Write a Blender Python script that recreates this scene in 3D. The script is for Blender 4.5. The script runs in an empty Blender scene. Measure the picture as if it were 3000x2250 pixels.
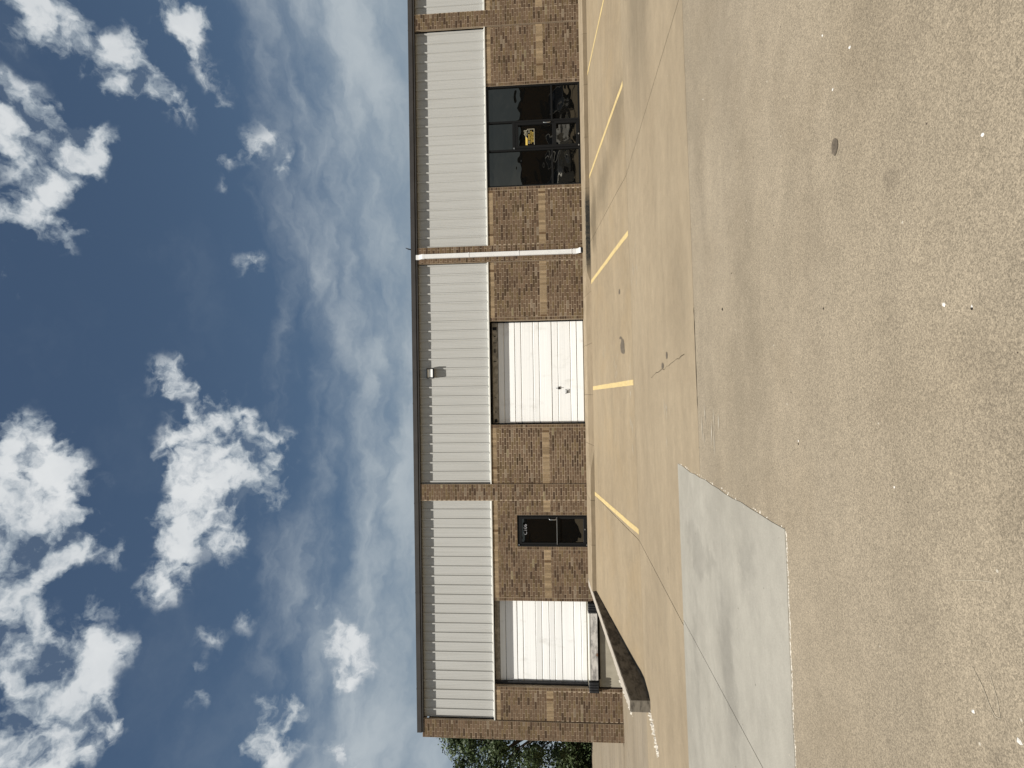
import bpy, bmesh, math, random
from mathutils import Vector, Matrix, noise as mnoise
random.seed(7)
R = math.radians
sc = bpy.context.scene
C = sc.collection
# ------------------------------------------------------------------ camera
EYE = (0.0, 0.0, 0.838)
cr = Vector((0.99976607, -0.01354093, -0.01686538))     # to the right in the place
cu = Vector((0.01573794, -0.07944241, 0.99671522))      # up
cf = Vector((0.01483628, 0.99674748, 0.07921072))       # forward
cam_d = bpy.data.cameras.new('camera'); cam = bpy.data.objects.new('camera', cam_d); C.objects.link(cam)
cam_d.sensor_fit = 'HORIZONTAL'; cam_d.sensor_width = 36.0; cam_d.lens = 36.0*1700/3000
cam_d.clip_start = 0.05; cam_d.clip_end = 3000
M = Matrix.Identity(4)
for i, v in enumerate((-cu, cr, -cf)):                  # the phone was held sideways: the picture lies on its side
    for k in range(3): M[k][i] = v[k]
M.translation = Vector(EYE); cam.matrix_world = M
sc.camera = cam
# ------------------------------------------------------------------ sun, exposure
SUN_EL, SUN_AZ = R(63), R(19)
sd = Vector((-math.sin(SUN_AZ)*math.cos(SUN_EL), -math.cos(SUN_AZ)*math.cos(SUN_EL), math.sin(SUN_EL)))
sl = bpy.data.lights.new('sun', 'SUN'); sl.energy = 5.0; sl.angle = R(0.5); sl.color = (1.0, 0.955, 0.88)
so = bpy.data.objects.new('sun', sl); C.objects.link(so); so.rotation_euler = sd.to_track_quat('Z', 'Y').to_euler(); so.location = (-10, -20, 60)
sc.view_settings.view_transform = 'Standard'; sc.view_settings.look = 'None'
sc.view_settings.exposure = 0.4; sc.view_settings.gamma = 1.0; sc.view_settings.use_curve_mapping = False
sc.cycles.max_bounces = 5; sc.cycles.diffuse_bounces = 3; sc.cycles.glossy_bounces = 3; sc.cycles.transmission_bounces = 2; sc.cycles.caustics_reflective = False; sc.cycles.caustics_refractive = False
# ------------------------------------------------------------------ sky
wd = bpy.data.worlds.new('World'); sc.world = wd; wd.use_nodes = True
nt = wd.node_tree; nt.nodes.clear()
class NB:
    def __init__(s, nt): s.nt = nt
    def n(s, t, **kw):
        nd = s.nt.nodes.new(t)
        for k, v in kw.items(): setattr(nd, k, v)
        return nd
    def put(s, sock, v):
        if isinstance(v, bpy.types.NodeSocket): s.nt.links.new(v, sock)
        elif v is not None: sock.default_value = v
    def math(s, op, a, b=None, c=None, clamp=False):
        nd = s.n('ShaderNodeMath', operation=op, use_clamp=clamp)
        for i, v in enumerate((a, b, c)): s.put(nd.inputs[i], v)
        return nd.outputs[0]
    def vmath(s, op, a, b=None, out=0):
        nd = s.n('ShaderNodeVectorMath', operation=op)
        s.put(nd.inputs[0], a)
        if b is not None:
            if op == 'SCALE': s.put(nd.inputs['Scale'], b)
            else: s.put(nd.inputs[1], b)
        return nd.outputs[out]
    def mr(s, v, a, b, c, d, smooth=True):
        nd = s.n('ShaderNodeMapRange'); nd.interpolation_type = 'SMOOTHSTEP' if smooth else 'LINEAR'
        for i, q in enumerate((v, a, b, c, d)): s.put(nd.inputs[i], q)
        return nd.outputs[0]
    def noise(s, vec, scale, detail=4, rough=.55, out='Fac'):
        nd = s.n('ShaderNodeTexNoise'); s.put(nd.inputs['Vector'], vec); s.put(nd.inputs['Scale'], scale)
        s.put(nd.inputs['Detail'], detail); s.put(nd.inputs['Roughness'], rough)
        return nd.outputs[out]
    def mix(s, f, a, b, mode='MIX'):
        nd = s.n('ShaderNodeMix'); nd.data_type = 'RGBA'; nd.blend_type = mode; nd.clamp_factor = True
        s.put(nd.inputs[0], f); s.put(nd.inputs[6], a); s.put(nd.inputs[7], b)
        return nd.outputs[2]
    def map(s, vec, sca=(1,1,1), loc=(0,0,0)):
        nd = s.n('ShaderNodeMapping'); s.put(nd.inputs[0], vec); nd.inputs[1].default_value = loc; nd.inputs[3].default_value = sca
        return nd.outputs[0]
    def sep(s, vec):
        nd = s.n('ShaderNodeSeparateXYZ'); s.put(nd.inputs[0], vec); return nd.outputs
    def comb(s, x, y, z):
        nd = s.n('ShaderNodeCombineXYZ')
        for i, v in enumerate((x, y, z)): s.put(nd.inputs[i], v)
        return nd.outputs[0]
N = NB(nt)
sky = N.n('ShaderNodeTexSky', sky_type='NISHITA'); sky.sun_disc = False
sky.sun_elevation = SUN_EL; sky.sun_rotation = R(180+19); sky.altitude = 200; sky.air_density = 1.0; sky.dust_density = 0.6; sky.ozone_density = 1.5
skyc = N.mix(1.0, sky.outputs[0], (0.86, 0.91, 0.88, 1), 'MULTIPLY')
d = N.n('ShaderNodeTexCoord').outputs['Generated']
w1 = N.vmath('SUBTRACT', N.noise(d, 7, 4, .6, 'Color'), (.5, .5, .5))
w2 = N.vmath('SUBTRACT', N.noise(d, 30, 4, .55, 'Color'), (.5, .5, .5))
dw = N.vmath('ADD', N.vmath('ADD', d, N.vmath('SCALE', w1, .045)), N.vmath('SCALE', w2, .040))
BL = '0.466,0.633,0.618,0.036,1;0.455,0.658,0.6,0.022,0.8;0.449,0.672,0.589,0.013,0.6;0.508,0.715,0.481,0.032,0.85;0.494,0.729,0.474,0.017,0.7;0.435,0.708,0.556,0.034,1;0.416,0.731,0.541,0.021,0.8;0.463,0.706,0.535,0.016,0.6;0.407,0.692,0.596,0.015,0.5;0.45,0.692,0.565,0.014,0.6;0.403,0.714,0.573,0.016,0.7;0.392,0.762,0.516,0.019,0.7;0.406,0.744,0.531,0.017,0.6;0.375,0.651,0.66,0.02,0.7;0.344,0.671,0.656,0.034,1;0.329,0.691,0.644,0.032,1;0.318,0.71,0.629,0.027,0.9;0.339,0.719,0.607,0.02,0.7;0.31,0.67,0.674,0.026,0.8;0.284,0.698,0.657,0.022,0.8;0.258,0.691,0.675,0.026,0.8;0.234,0.711,0.663,0.023,0.7;0.228,0.725,0.649,0.017,0.6;0.233,0.683,0.693,0.021,0.7;0.199,0.73,0.654,0.01,0.4;0.166,0.686,0.709,0.016,0.5;0.14,0.709,0.691,0.014,0.5;0.359,0.708,0.608,0.014,0.5;0.455,0.752,0.476,0.017,0.6;0.435,0.77,0.467,0.017,0.65;0.466,0.736,0.492,0.011,0.5;0.415,0.782,0.465,0.01,0.5;0.35,0.807,0.476,0.016,0.65;0.313,0.818,0.483,0.01,0.5;0.369,0.824,0.429,0.026,0.75;0.35,0.842,0.41,0.016,0.6;0.205,0.858,0.471,0.018,0.65;0.031,0.817,0.575,0.026,0.8;0.008,0.83,0.558,0.012,0.5;-0.039,0.701,0.712,0.027,0.8;-0.088,0.708,0.7,0.046,1;-0.132,0.719,0.682,0.048,1;-0.176,0.724,0.667,0.036,0.9;-0.152,0.696,0.702,0.042,1;-0.2,0.7,0.686,0.035,0.9;-0.23,0.682,0.694,0.031,0.9;-0.201,0.724,0.66,0.024,0.7;-0.213,0.758,0.616,0.019,0.65;-0.274,0.741,0.613,0.021,0.8;-0.271,0.762,0.589,0.012,0.5;-0.008,0.846,0.533,0.023,0.8;-0.037,0.856,0.516,0.027,0.9;-0.066,0.865,0.498,0.032,1;-0.071,0.844,0.532,0.044,1;-0.098,0.832,0.546,0.038,1;-0.109,0.864,0.492,0.036,1;-0.086,0.879,0.469,0.025,0.9;-0.109,0.885,0.452,0.025,0.9;-0.128,0.849,0.513,0.035,1;-0.146,0.87,0.472,0.027,0.9;-0.055,0.893,0.447,0.017,0.7;-0.166,0.824,0.542,0.027,1;-0.142,0.835,0.532,0.024,0.9;-0.184,0.815,0.55,0.03,1;-0.195,0.804,0.562,0.022,0.8;-0.234,0.8,0.553,0.026,1;-0.269,0.785,0.558,0.023,0.95;-0.19,0.84,0.508,0.025,0.9;-0.224,0.838,0.498,0.021,0.8;-0.169,0.839,0.516,0.02,0.8;-0.263,0.831,0.489,0.014,0.5;-0.331,0.822,0.463,0.015,0.6;-0.343,0.794,0.502,0.017,0.6;-0.374,0.774,0.511,0.009,0.4;-0.408,0.766,0.497,0.014,0.6;-0.07,0.904,0.421,0.013,0.5;-0.163,0.882,0.442,0.017,0.5;-0.278,0.686,0.673,0.027,0.9;-0.307,0.673,0.673,0.029,0.9;-0.33,0.686,0.648,0.041,1;-0.346,0.696,0.629,0.034,1;-0.324,0.715,0.62,0.025,0.8;-0.364,0.704,0.611,0.024,0.9;-0.376,0.677,0.633,0.034,1;-0.403,0.659,0.635,0.039,1;-0.425,0.64,0.64,0.041,1;-0.42,0.67,0.612,0.038,1;-0.402,0.694,0.597,0.025,0.8;-0.414,0.706,0.575,0.02,0.7;-0.333,0.737,0.588,0.018,0.7;-0.262,0.673,0.691,0.02,0.6;-0.467,0.787,0.403,0.03,1;-0.445,0.8,0.403,0.02,0.8;-0.494,0.769,0.405,0.026,0.8;-0.481,0.766,0.427,0.017,0.6;-0.325,0.87,0.371,0.013,0.6;-0.365,0.869,0.335,0.029,0.8;-0.397,0.862,0.317,0.029,0.85;-0.42,0.849,0.32,0.019,0.7;-0.488,0.804,0.339,0.023,0.7;-0.512,0.802,0.31,0.026,0.7;-0.422,0.798,0.43,0.01,0.4'
acc = None
for b in BL.split(';'):
    x, y, z, r, w = map(float, b.split(','))
    v = N.math('MULTIPLY_ADD', N.vmath('DISTANCE', dw, (x, y, z), out=1), -1/(r*1.5), 1.75/1.5, clamp=True)
    acc = N.math('MULTIPLY_ADD', v, w*1.12, 0.0 if acc is None else acc)
dx = N.sep(d)
away = N.mr(dx[1], .30, .55, 1.0, 0.0)
gen = N.math('MULTIPLY', N.mr(N.noise(N.map(dw, (1, 1, 1.6)), 3.2, 5, .5), .50, .68, 0.0, 1.1), away)
cov = N.math('MINIMUM', N.math('ADD', acc, gen), 1.22)
n8 = N.noise(dw, 8, 4, .6)
f1 = N.math('ADD', N.math('MULTIPLY', N.noise(dw, 24, 8, .55), .72), N.math('MULTIPLY', n8, .28))
er = N.mr(f1, .405, .59, 1.0, 0.0, False)
dens = N.math('SUBTRACT', N.math('MULTIPLY', cov, 1.0), N.math('MULTIPLY', er, 1.45))
alpha = N.mr(dens, -.42, .62, 0.0, 1.0)
alpha = N.math('MULTIPLY', alpha, N.mr(cov, .0, .75, 0, 1))
lit = N.math('ADD', N.mr(dens, .10, 1.15, 0.0, .80), N.math('MULTIPLY', N.math('SUBTRACT', n8, .5), 1.1), clamp=True)
ccol = N.mix(lit, (.33, .385, .44, 1), (.72, .74, .75, 1))
# thin high cloud thickening towards the horizon
str_n = N.noise(N.map(dw, (2.2, 2.2, 7.0)), 1.7, 6, .55)
el = N.math('ADD', dx[2], N.math('MULTIPLY', N.math('SUBTRACT', str_n, .5), -.36))
band = N.mr(el, .24, .45, .94, 0.0)
wisp = N.math('MULTIPLY', N.mr(N.noise(N.map(dw, (1.5, 1.5, 3.0), (3, 1, 0)), 2.6, 6, .6), .48, .78, 0, .15), N.mr(dx[2], .2, .7, 1, .5))
thin = N.math('MAXIMUM', band, wisp)
bcol = N.mix(N.mr(str_n, .3, .7, 0, 1), (.25, .31, .37, 1), (.44, .49, .525, 1))
bg1 = N.n('ShaderNodeBackground'); N.put(bg1.inputs[0], skyc); bg1.inputs[1].default_value = 0.054
bg2 = N.n('ShaderNodeBackground'); N.put(bg2.inputs[0], bcol); bg2.inputs[1].default_value = 0.80
bg3 = N.n('ShaderNodeBackground'); N.put(bg3.inputs[0], ccol); bg3.inputs[1].default_value = 0.78
m1 = N.n('ShaderNodeMixShader'); N.put(m1.inputs[0], thin); N.put(m1.inputs[1], bg1.outputs[0]); N.put(m1.inputs[2], bg2.outputs[0])
m2 = N.n('ShaderNodeMixShader'); N.put(m2.inputs[0], alpha); N.put(m2.inputs[1], m1.outputs[0]); N.put(m2.inputs[2], bg3.outputs[0])
wo = N.n('ShaderNodeOutputWorld'); N.put(wo.inputs[0], m2.outputs[0])
wd.cycles.sampling_method = 'NONE'

# ------------------------------------------------------------------ materials
MATS = {}
def material(name, col=(.5, .5, .5), rough=.7, spec=.3, metal=0.0, var=.0, vscale=3.0, fine=.0, fscale=60.0, bump=0.0, bscale=80.0, build=None, stretch=(1, 1, 1)):
    m = bpy.data.materials.new(name); m.use_nodes = True; t = m.node_tree; t.nodes.clear(); B = NB(t)
    out = B.n('ShaderNodeOutputMaterial'); p = B.n('ShaderNodeBsdfPrincipled'); B.put(out.inputs[0], p.outputs[0])
    p.inputs['Roughness'].default_value = rough; p.inputs['Specular IOR Level'].default_value = spec; p.inputs['Metallic'].default_value = metal
    pos = B.n('ShaderNodeNewGeometry').outputs['Position']
    c = (col[0], col[1], col[2], 1)
    if build: c = build(B, p, pos)
    v = B.map(pos, stretch)
    if var:
        k = B.mr(B.noise(v, vscale, 5, .6), .3, .7, 1-var, 1+var, False); c = B.mix(1, c, B.comb(k, k, k), 'MULTIPLY')
    if fine:
        k = B.mr(B.noise(v, fscale, 3, .6), .3, .7, 1-fine, 1+fine, False); c = B.mix(1, c, B.comb(k, k, k), 'MULTIPLY')
    B.put(p.inputs['Base Color'], c)
    if bump:
        bn = B.n('ShaderNodeBump'); bn.inputs['Strength'].default_value = .6; bn.inputs['Distance'].default_value = bump
        B.put(bn.inputs['Height'], B.noise(v, bscale, 4, .6)); B.put(p.inputs['Normal'], bn.outputs[0])
    MATS[name] = m
    return m
def b_obj(B, p, pos): return B.n('ShaderNodeObjectInfo').outputs['Color']
def b_att(B, p, pos):
    a = B.n('ShaderNodeAttribute'); a.attribute_name = 'Col'; return a.outputs['Color']
material('brick_one', rough=.9, spec=.15, var=.16, vscale=14, fine=.16, fscale=120, bump=.002, bscale=160, build=b_obj)
material('brick_many', rough=.9, spec=.15, var=.16, vscale=14, fine=.16, fscale=120, bump=.002, bscale=160, build=b_att)
material('mortar', (.335, .265, .190), .95, .1, var=.22, vscale=2.2, fine=.2, fscale=90, bump=.003, bscale=120)
def b_panel(B, p, pos):
    s = B.noise(B.map(pos, (6, 1, .25)), 2.0, 5, .6)
    s2 = B.mr(B.n('ShaderNodeObjectInfo').outputs['Random'], 0, 1, 0, .22, False)
    c = B.mix(B.math('ADD', B.mr(s, .42, .75, 0, .6), s2), (.432, .430, .408, 1), (.368, .364, .340, 1))
    return B.mix(B.mr(B.noise(pos, 35, 4, .65), .68, .8, 0, .25), c, (.49, .49, .47, 1))
material('wall_metal', rough=.5, spec=.35, fine=.05, fscale=220, build=b_panel, bump=.0012, bscale=6)
material('flashing', (.56, .55, .50), .5, .4, var=.06)
material('gutter_brown', (.038, .034, .031), .55, .35, var=.22, vscale=1.8, fine=.1, fscale=60)
material('sealant', (.02, .014, .01), .9, .1)
def b_roll(B, p, pos):
    z = B.noise(B.map(pos, (.25, 1, 55)), 1.0, 4, .7)
    c = B.mix(B.mr(z, .38, .72, 0, .55), (.84, .84, .82, 1), (.64, .65, .645, 1))
    dirt = B.math('MULTIPLY', B.mr(B.noise(B.map(pos, (1.6, 1, .9)), 1.3, 5, .65), .55, .8, 0, .5), 1)
    c = B.mix(dirt, c, (.45, .44, .40, 1))
    bn = B.n('ShaderNodeBump'); bn.inputs['Strength'].default_value = .5; bn.inputs['Distance'].default_value = .006
    B.put(bn.inputs['Height'], z); B.put(p.inputs['Normal'], bn.outputs[0])
    return c
material('door_white', rough=.45, spec=.35, build=b_roll)
material('header_grime', (.30, .275, .235), .85, .15, var=.45, vscale=7, fine=.2, fscale=40)
material('black_metal', (.006, .006, .006), .5, .22)
material('rubber', (.018, .018, .019), .6, .35, var=.5, vscale=9, bump=.004, bscale=30)
material('steel', (.55, .55, .54), .3, .5, metal=.9)
def b_lev(B, p, pos):
    c = B.mix(B.mr(B.noise(B.map(pos, (1.4, 1, 3)), 2.2, 6, .65), .40, .66, 0, 1), (.52, .49, .45, 1), (.20, .19, .18, 1))
    c = B.mix(B.mr(B.noise(B.map(pos, (1.3, 1, 1), (5, 0, 2)), 1.6, 5, .6), .60, .70, 0, .85), c, (.16, .07, .025, 1))
    return B.mix(B.mr(B.noise(pos, 24, 4, .6), .62, .72, 0, .8), c, (.05, .045, .04, 1))
material('leveler_plate', rough=.6, spec=.4, build=b_lev)
material('white_paint', (.68, .675, .655), .45, .4, var=.05, vscale=5)
material('interior_dark', (.012, .011, .010), .9, .1)
material('lamp_lens', (.75, .74, .70), .12, .6, bump=.002, bscale=14, stretch=(1, 1, 4))
material('vinyl_grey', (.28, .28, .29), .5, .3)
material('vinyl_gold', (.62, .44, .10), .5, .3)
material('vinyl_pale', (.36, .33, .24), .5, .3)
# tinted glazing
def b_glass(B, p, pos):
    a = B.noise(B.map(pos, (1, 1, 1.5)), 1.1, 2, .45); b2 = B.noise(B.map(pos, (1, 1, 1.6), (4, 0, 1)), 2.4, 1, .3)
    h = B.math('ADD', a, B.math('MULTIPLY', b2, .10))
    bn = B.n('ShaderNodeBump'); bn.inputs['Strength'].default_value = 1.0; bn.inputs['Distance'].default_value = .008
    B.put(bn.inputs['Height'], h); B.put(p.inputs['Normal'], bn.outputs[0])
    p.inputs['IOR'].default_value = 1.9; p.inputs['Specular Tint'].default_value = (1.0, .93, .78, 1)
    return (.003, .003, .0028, 1)
material('tinted_glass', rough=.012, spec=.5, build=b_glass)
# concrete
def speck(B, pos, sc_, lo, hi):
    vn = B.n('ShaderNodeTexVoronoi'); B.put(vn.inputs['Vector'], pos); vn.inputs['Scale'].default_value = sc_
    s = B.sep(vn.outputs['Color']); return B.mr(s[0], 0, 1, lo, hi, False)
def conc(name, base, base2, aggregate, streak, warm=(.20, .135, .07), warmf=0.0, bumpd=.004, spec=.25, stains=()):
    def bb(B, p, pos):
        big = B.noise(pos, .35, 5, .6); st = B.noise(B.map(B.vmath('ADD', pos, B.vmath('SCALE', B.noise(pos, .4, 4, .6, 'Color'), 1.5)), (.2, 1.3, 1)), 1.0, 6, .62); st2 = B.noise(B.map(B.vmath('ADD', pos, B.vmath('SCALE', B.noise(pos, .7, 3, .6, 'Color'), .8)), (.6, 3, 1), (7, 3, 0)), 1.2, 5, .6)
        c = B.mix(B.mr(big, .35, .68, 0, 1), (*base, 1), (*base2, 1))
        k = B.mr(st, .32, .70, 1-streak, 1+streak*.8, False); c = B.mix(1, c, B.comb(k, k, k), 'MULTIPLY')
        k = B.mr(st2, .3, .72, 1-streak*.55, 1+streak*.5, False); c = B.mix(1, c, B.comb(k, k, k), 'MULTIPLY')
        k = B.mr(B.noise(pos, 4.5, 5, .65), .3, .7, .93, 1.07, False); c = B.mix(1, c, B.comb(k, k, k), 'MULTIPLY')
        if warmf:
            c = B.mix(B.mr(B.noise(pos, .9, 5, .6), .45, .75, 0, warmf), c, (*warm, 1))
        for (sx, sy, rx, ry, kk) in stains:
            q = B.vmath('MULTIPLY', B.vmath('SUBTRACT', B.vmath('ADD', pos, B.vmath('SCALE', B.noise(pos, 1.6, 5, .65, 'Color'), 1.1)), (sx+.55, sy+.55, 0)), (1/rx, 1/ry, 0))
            k = B.mr(B.vmath('LENGTH', q, out=1), .25, 1.15, kk, 1.0); c = B.mix(1, c, B.comb(k, k, k), 'MULTIPLY')
        if aggregate:
            k = B.math('MULTIPLY', speck(B, pos, 230, 1-aggregate, 1+aggregate), speck(B, B.map(pos, (1, 1, 1), (3.3, 1.7, 0)), 110, 1-aggregate*.35, 1+aggregate*.35))
            k = B.math('MULTIPLY', k, B.mr(B.noise(pos, 330, 3, .7), .3, .7, 1-aggregate*.5, 1+aggregate*.5, False))
            c = B.mix(1, c, B.comb(k, k, k), 'MULTIPLY')
            vn = B.n('ShaderNodeTexVoronoi'); B.put(vn.inputs['Vector'], B.map(pos, (1, 1, 1), (.7, .2, 0))); vn.inputs['Scale'].default_value = 15
            sp = B.sep(vn.outputs['Color']); small = B.math('LESS_THAN', vn.outputs['Distance'], B.mr(sp[1], 0, 1, .02, .11, False))
            c = B.mix(B.math('MULTIPLY', small, B.math('GREATER_THAN', sp[0], .90)), c, (.40, .36, .29, 1))
            c = B.mix(B.math('MULTIPLY', small, B.math('LESS_THAN', sp[0], .10)), c, (.06, .045, .035, 1))
        # old oil drips
        vn = B.n('ShaderNodeTexVoronoi'); B.put(vn.inputs['Vector'], B.map(B.vmath('ADD', pos, B.vmath('SCALE', B.noise(pos, 3, 3, .6, 'Color'), .25)), (.9, .9, 1))); vn.inputs['Scale'].default_value = 1.0
        sp = B.sep(vn.outputs['Color'])
        dr = B.math('MULTIPLY', B.mr(vn.outputs['Distance'], .03, .08, 1, 0), B.math('GREATER_THAN', sp[0], .72))
        c = B.mix(B.math('MULTIPLY', dr, .22), c, (.05, .04, .03, 1))
        bn = B.n('ShaderNodeBump'); bn.inputs['Strength'].default_value = .55; bn.inputs['Distance'].default_value = bumpd
        B.put(bn.inputs['Height'], B.math('ADD', B.noise(pos, 90, 4, .7), B.math('MULTIPLY', B.noise(pos, 9, 4, .6), 2.0))); B.put(p.inputs['Normal'], bn.outputs[0])
        return c
    return material(name, rough=.88, spec=spec, build=bb)
conc('concrete_near', (.248, .207, .149), (.222, .184, .130), .33, .09, (.150, .112, .068), .18, bumpd=.005, stains=((2.6, 2.2, 1.2, .8, .86), (-.2, 1.6, 1.4, .7, .86), (.6, 4.6, 1.5, .5, .93), (3.4, 5.0, 2.2, .7, .90), (-1.6, 3.0, 1.0, .6, .94)))
conc('concrete_apron', (.268, .216, .145), (.242, .193, .128), .10, .10, (.245, .192, .125), .35, stains=((6.8, 9.6, 2.6, 1.5, .72), (9.5, 10.4, 2.5, .8, .8), (1.2, 7.2, 1.3, .5, .9), (-3.5, 9.5, 2.2, .6, .9)))
conc('concrete_stall', (.260, .207, .136), (.238, .187, .121), .08, .11, (.262, .195, .112), .4, stains=((4.9, 16.4, 1.1, .7, .55), (5.2, 14.6, .8, 1.6, .72), (5.9, 12.8, 1.0, 1.2, .75), (2.0, 12.4, 1.2, .35, .9)))
conc('concrete_drive', (0.219, 0.182, 0.131), (0.198, 0.162, 0.114), .10, .14, (0.206, 0.159, 0.095), .3)
conc('concrete_patch', (.288, .271, .230), (.252, .236, .198), .07, .08, stains=((-2.6, 5.6, .9, .30, .80), (-4.4, 5.2, 1.4, .22, .84), (-1.8, 6.6, .20, .9, .84), (-6.5, 6.2, 1.6, .4, .86), (-1.5, 4.9, .35, .25, .86), (-3.4, 6.9, 1.3, .2, .88)))
def b_walk(B, p, pos):
    s = B.sep(pos)
    c = B.mix(B.mr(B.noise(pos, 2.2, 5, .6), .35, .7, 0, 1), (.275, .22, .15, 1), (.225, .18, .12, 1))
    k = B.mr(B.noise(B.map(pos, (.3, 2, 2)), 6, 5, .65), .3, .7, .86, 1.14, False); c = B.mix(1, c, B.comb(k, k, k), 'MULTIPLY')
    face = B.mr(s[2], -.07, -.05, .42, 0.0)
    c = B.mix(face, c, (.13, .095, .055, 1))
    # soot where the downspout spills
    e = B.mr(B.math('ABSOLUTE', B.math('SUBTRACT', s[0], 4.75)), .75, 1.35, 1, 0)
    e = B.math('MULTIPLY', e, B.mr(B.math('ADD', s[2], B.math('MULTIPLY', B.noise(pos, 9, 4, .7), .05)), -.03, -.01, 1, .12))
    c = B.mix(B.math('MULTIPLY', e, B.mr(B.noise(pos, 12, 5, .7), .3, .6, .75, 1.0)), c, (.022, .022, .020, 1))
    return c
material('sidewalk_concrete', rough=.9, spec=.2, build=b_walk, fine=.1, fscale=90, bump=.003, bscale=70)
def b_dock(B, p, pos):
    c = B.mix(B.mr(B.noise(pos, 1.6, 5, .6), .35, .7, 0, 1), (.36, .33, .26, 1), (.28, .255, .20, 1))
    return B.mix(B.mr(B.noise(B.map(pos, (4, 4, .5)), 2, 5, .65), .55, .75, 0, .4), c, (.20, .18, .14, 1))
material('dock_concrete', rough=.9, spec=.2, build=b_dock, fine=.1, fscale=80)
def b_ret(B, p, pos):
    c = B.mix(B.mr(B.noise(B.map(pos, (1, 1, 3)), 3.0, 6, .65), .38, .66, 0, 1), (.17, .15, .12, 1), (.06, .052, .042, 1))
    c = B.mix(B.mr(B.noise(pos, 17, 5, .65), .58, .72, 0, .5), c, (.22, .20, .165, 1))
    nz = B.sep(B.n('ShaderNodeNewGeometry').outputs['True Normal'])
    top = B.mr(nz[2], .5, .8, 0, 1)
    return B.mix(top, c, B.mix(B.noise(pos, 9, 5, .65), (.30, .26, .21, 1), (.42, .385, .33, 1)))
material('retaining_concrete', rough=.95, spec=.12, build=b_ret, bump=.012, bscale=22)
material('rubble_white', (.55, .51, .44), .9, .15, var=.25, vscale=30)
material('scuff', (.42, .38, .31), .9, .1, var=.2, vscale=20)
material('faint_scuff', (.30, .26, .195), .9, .1, var=.3, vscale=40)
material('crack_dirt', (.035, .028, .02), 1, .05)
def b_line(B, p, pos):
    c = B.mix(B.mr(B.noise(pos, 5, 5, .6), .35, .7, 0, 1), (.52, .40, .185, 1), (.46, .35, .165, 1))
    return B.mix(B.mr(B.noise(pos, 28, 5, .7), .52, .66, 0, .8), c, (.27, .21, .13, 1))
material('line_paint', rough=.75, spec=.25, build=b_line, fine=.12, fscale=120)
material('grass', (.06, .085, .03), .95, .1, var=.35, vscale=.7)
def b_leaf(B, p, pos):
    r = B.n('ShaderNodeNewGeometry').outputs['Random Per Island']
    return B.mix(r, (.022, .034, .011, 1), (.062, .085, .030, 1))
material('leaf', rough=.55, spec=.25, build=b_leaf)
material('bark', (.07, .055, .04), .95, .1, var=.3, vscale=8, bump=.02, bscale=12)
material('feather', (.012, .012, .014), .6, .3)
material('roof_metal', (.24, .23, .21), .5, .4)
material('plain_brick', (.165, .115, .075), .9, .15, var=.25, vscale=9, fine=.3, fscale=30)
material('car_silver', (.36, .37, .38), .28, .5, metal=.35)
material('car_white', (.72, .72, .71), .3, .5)
material('car_dark', (.03, .035, .045), .25, .5)
material('car_glass', (.01, .011, .012), .05, .6)
material('tyre', (.02, .02, .02), .85, .2)
material('car_lamp', (.70, .70, .68), .15, .6)
material('paper_white', (.60, .58, .54), .8, .2)
material('chip_dark', (.03, .025, .02), .9, .1)

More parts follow.
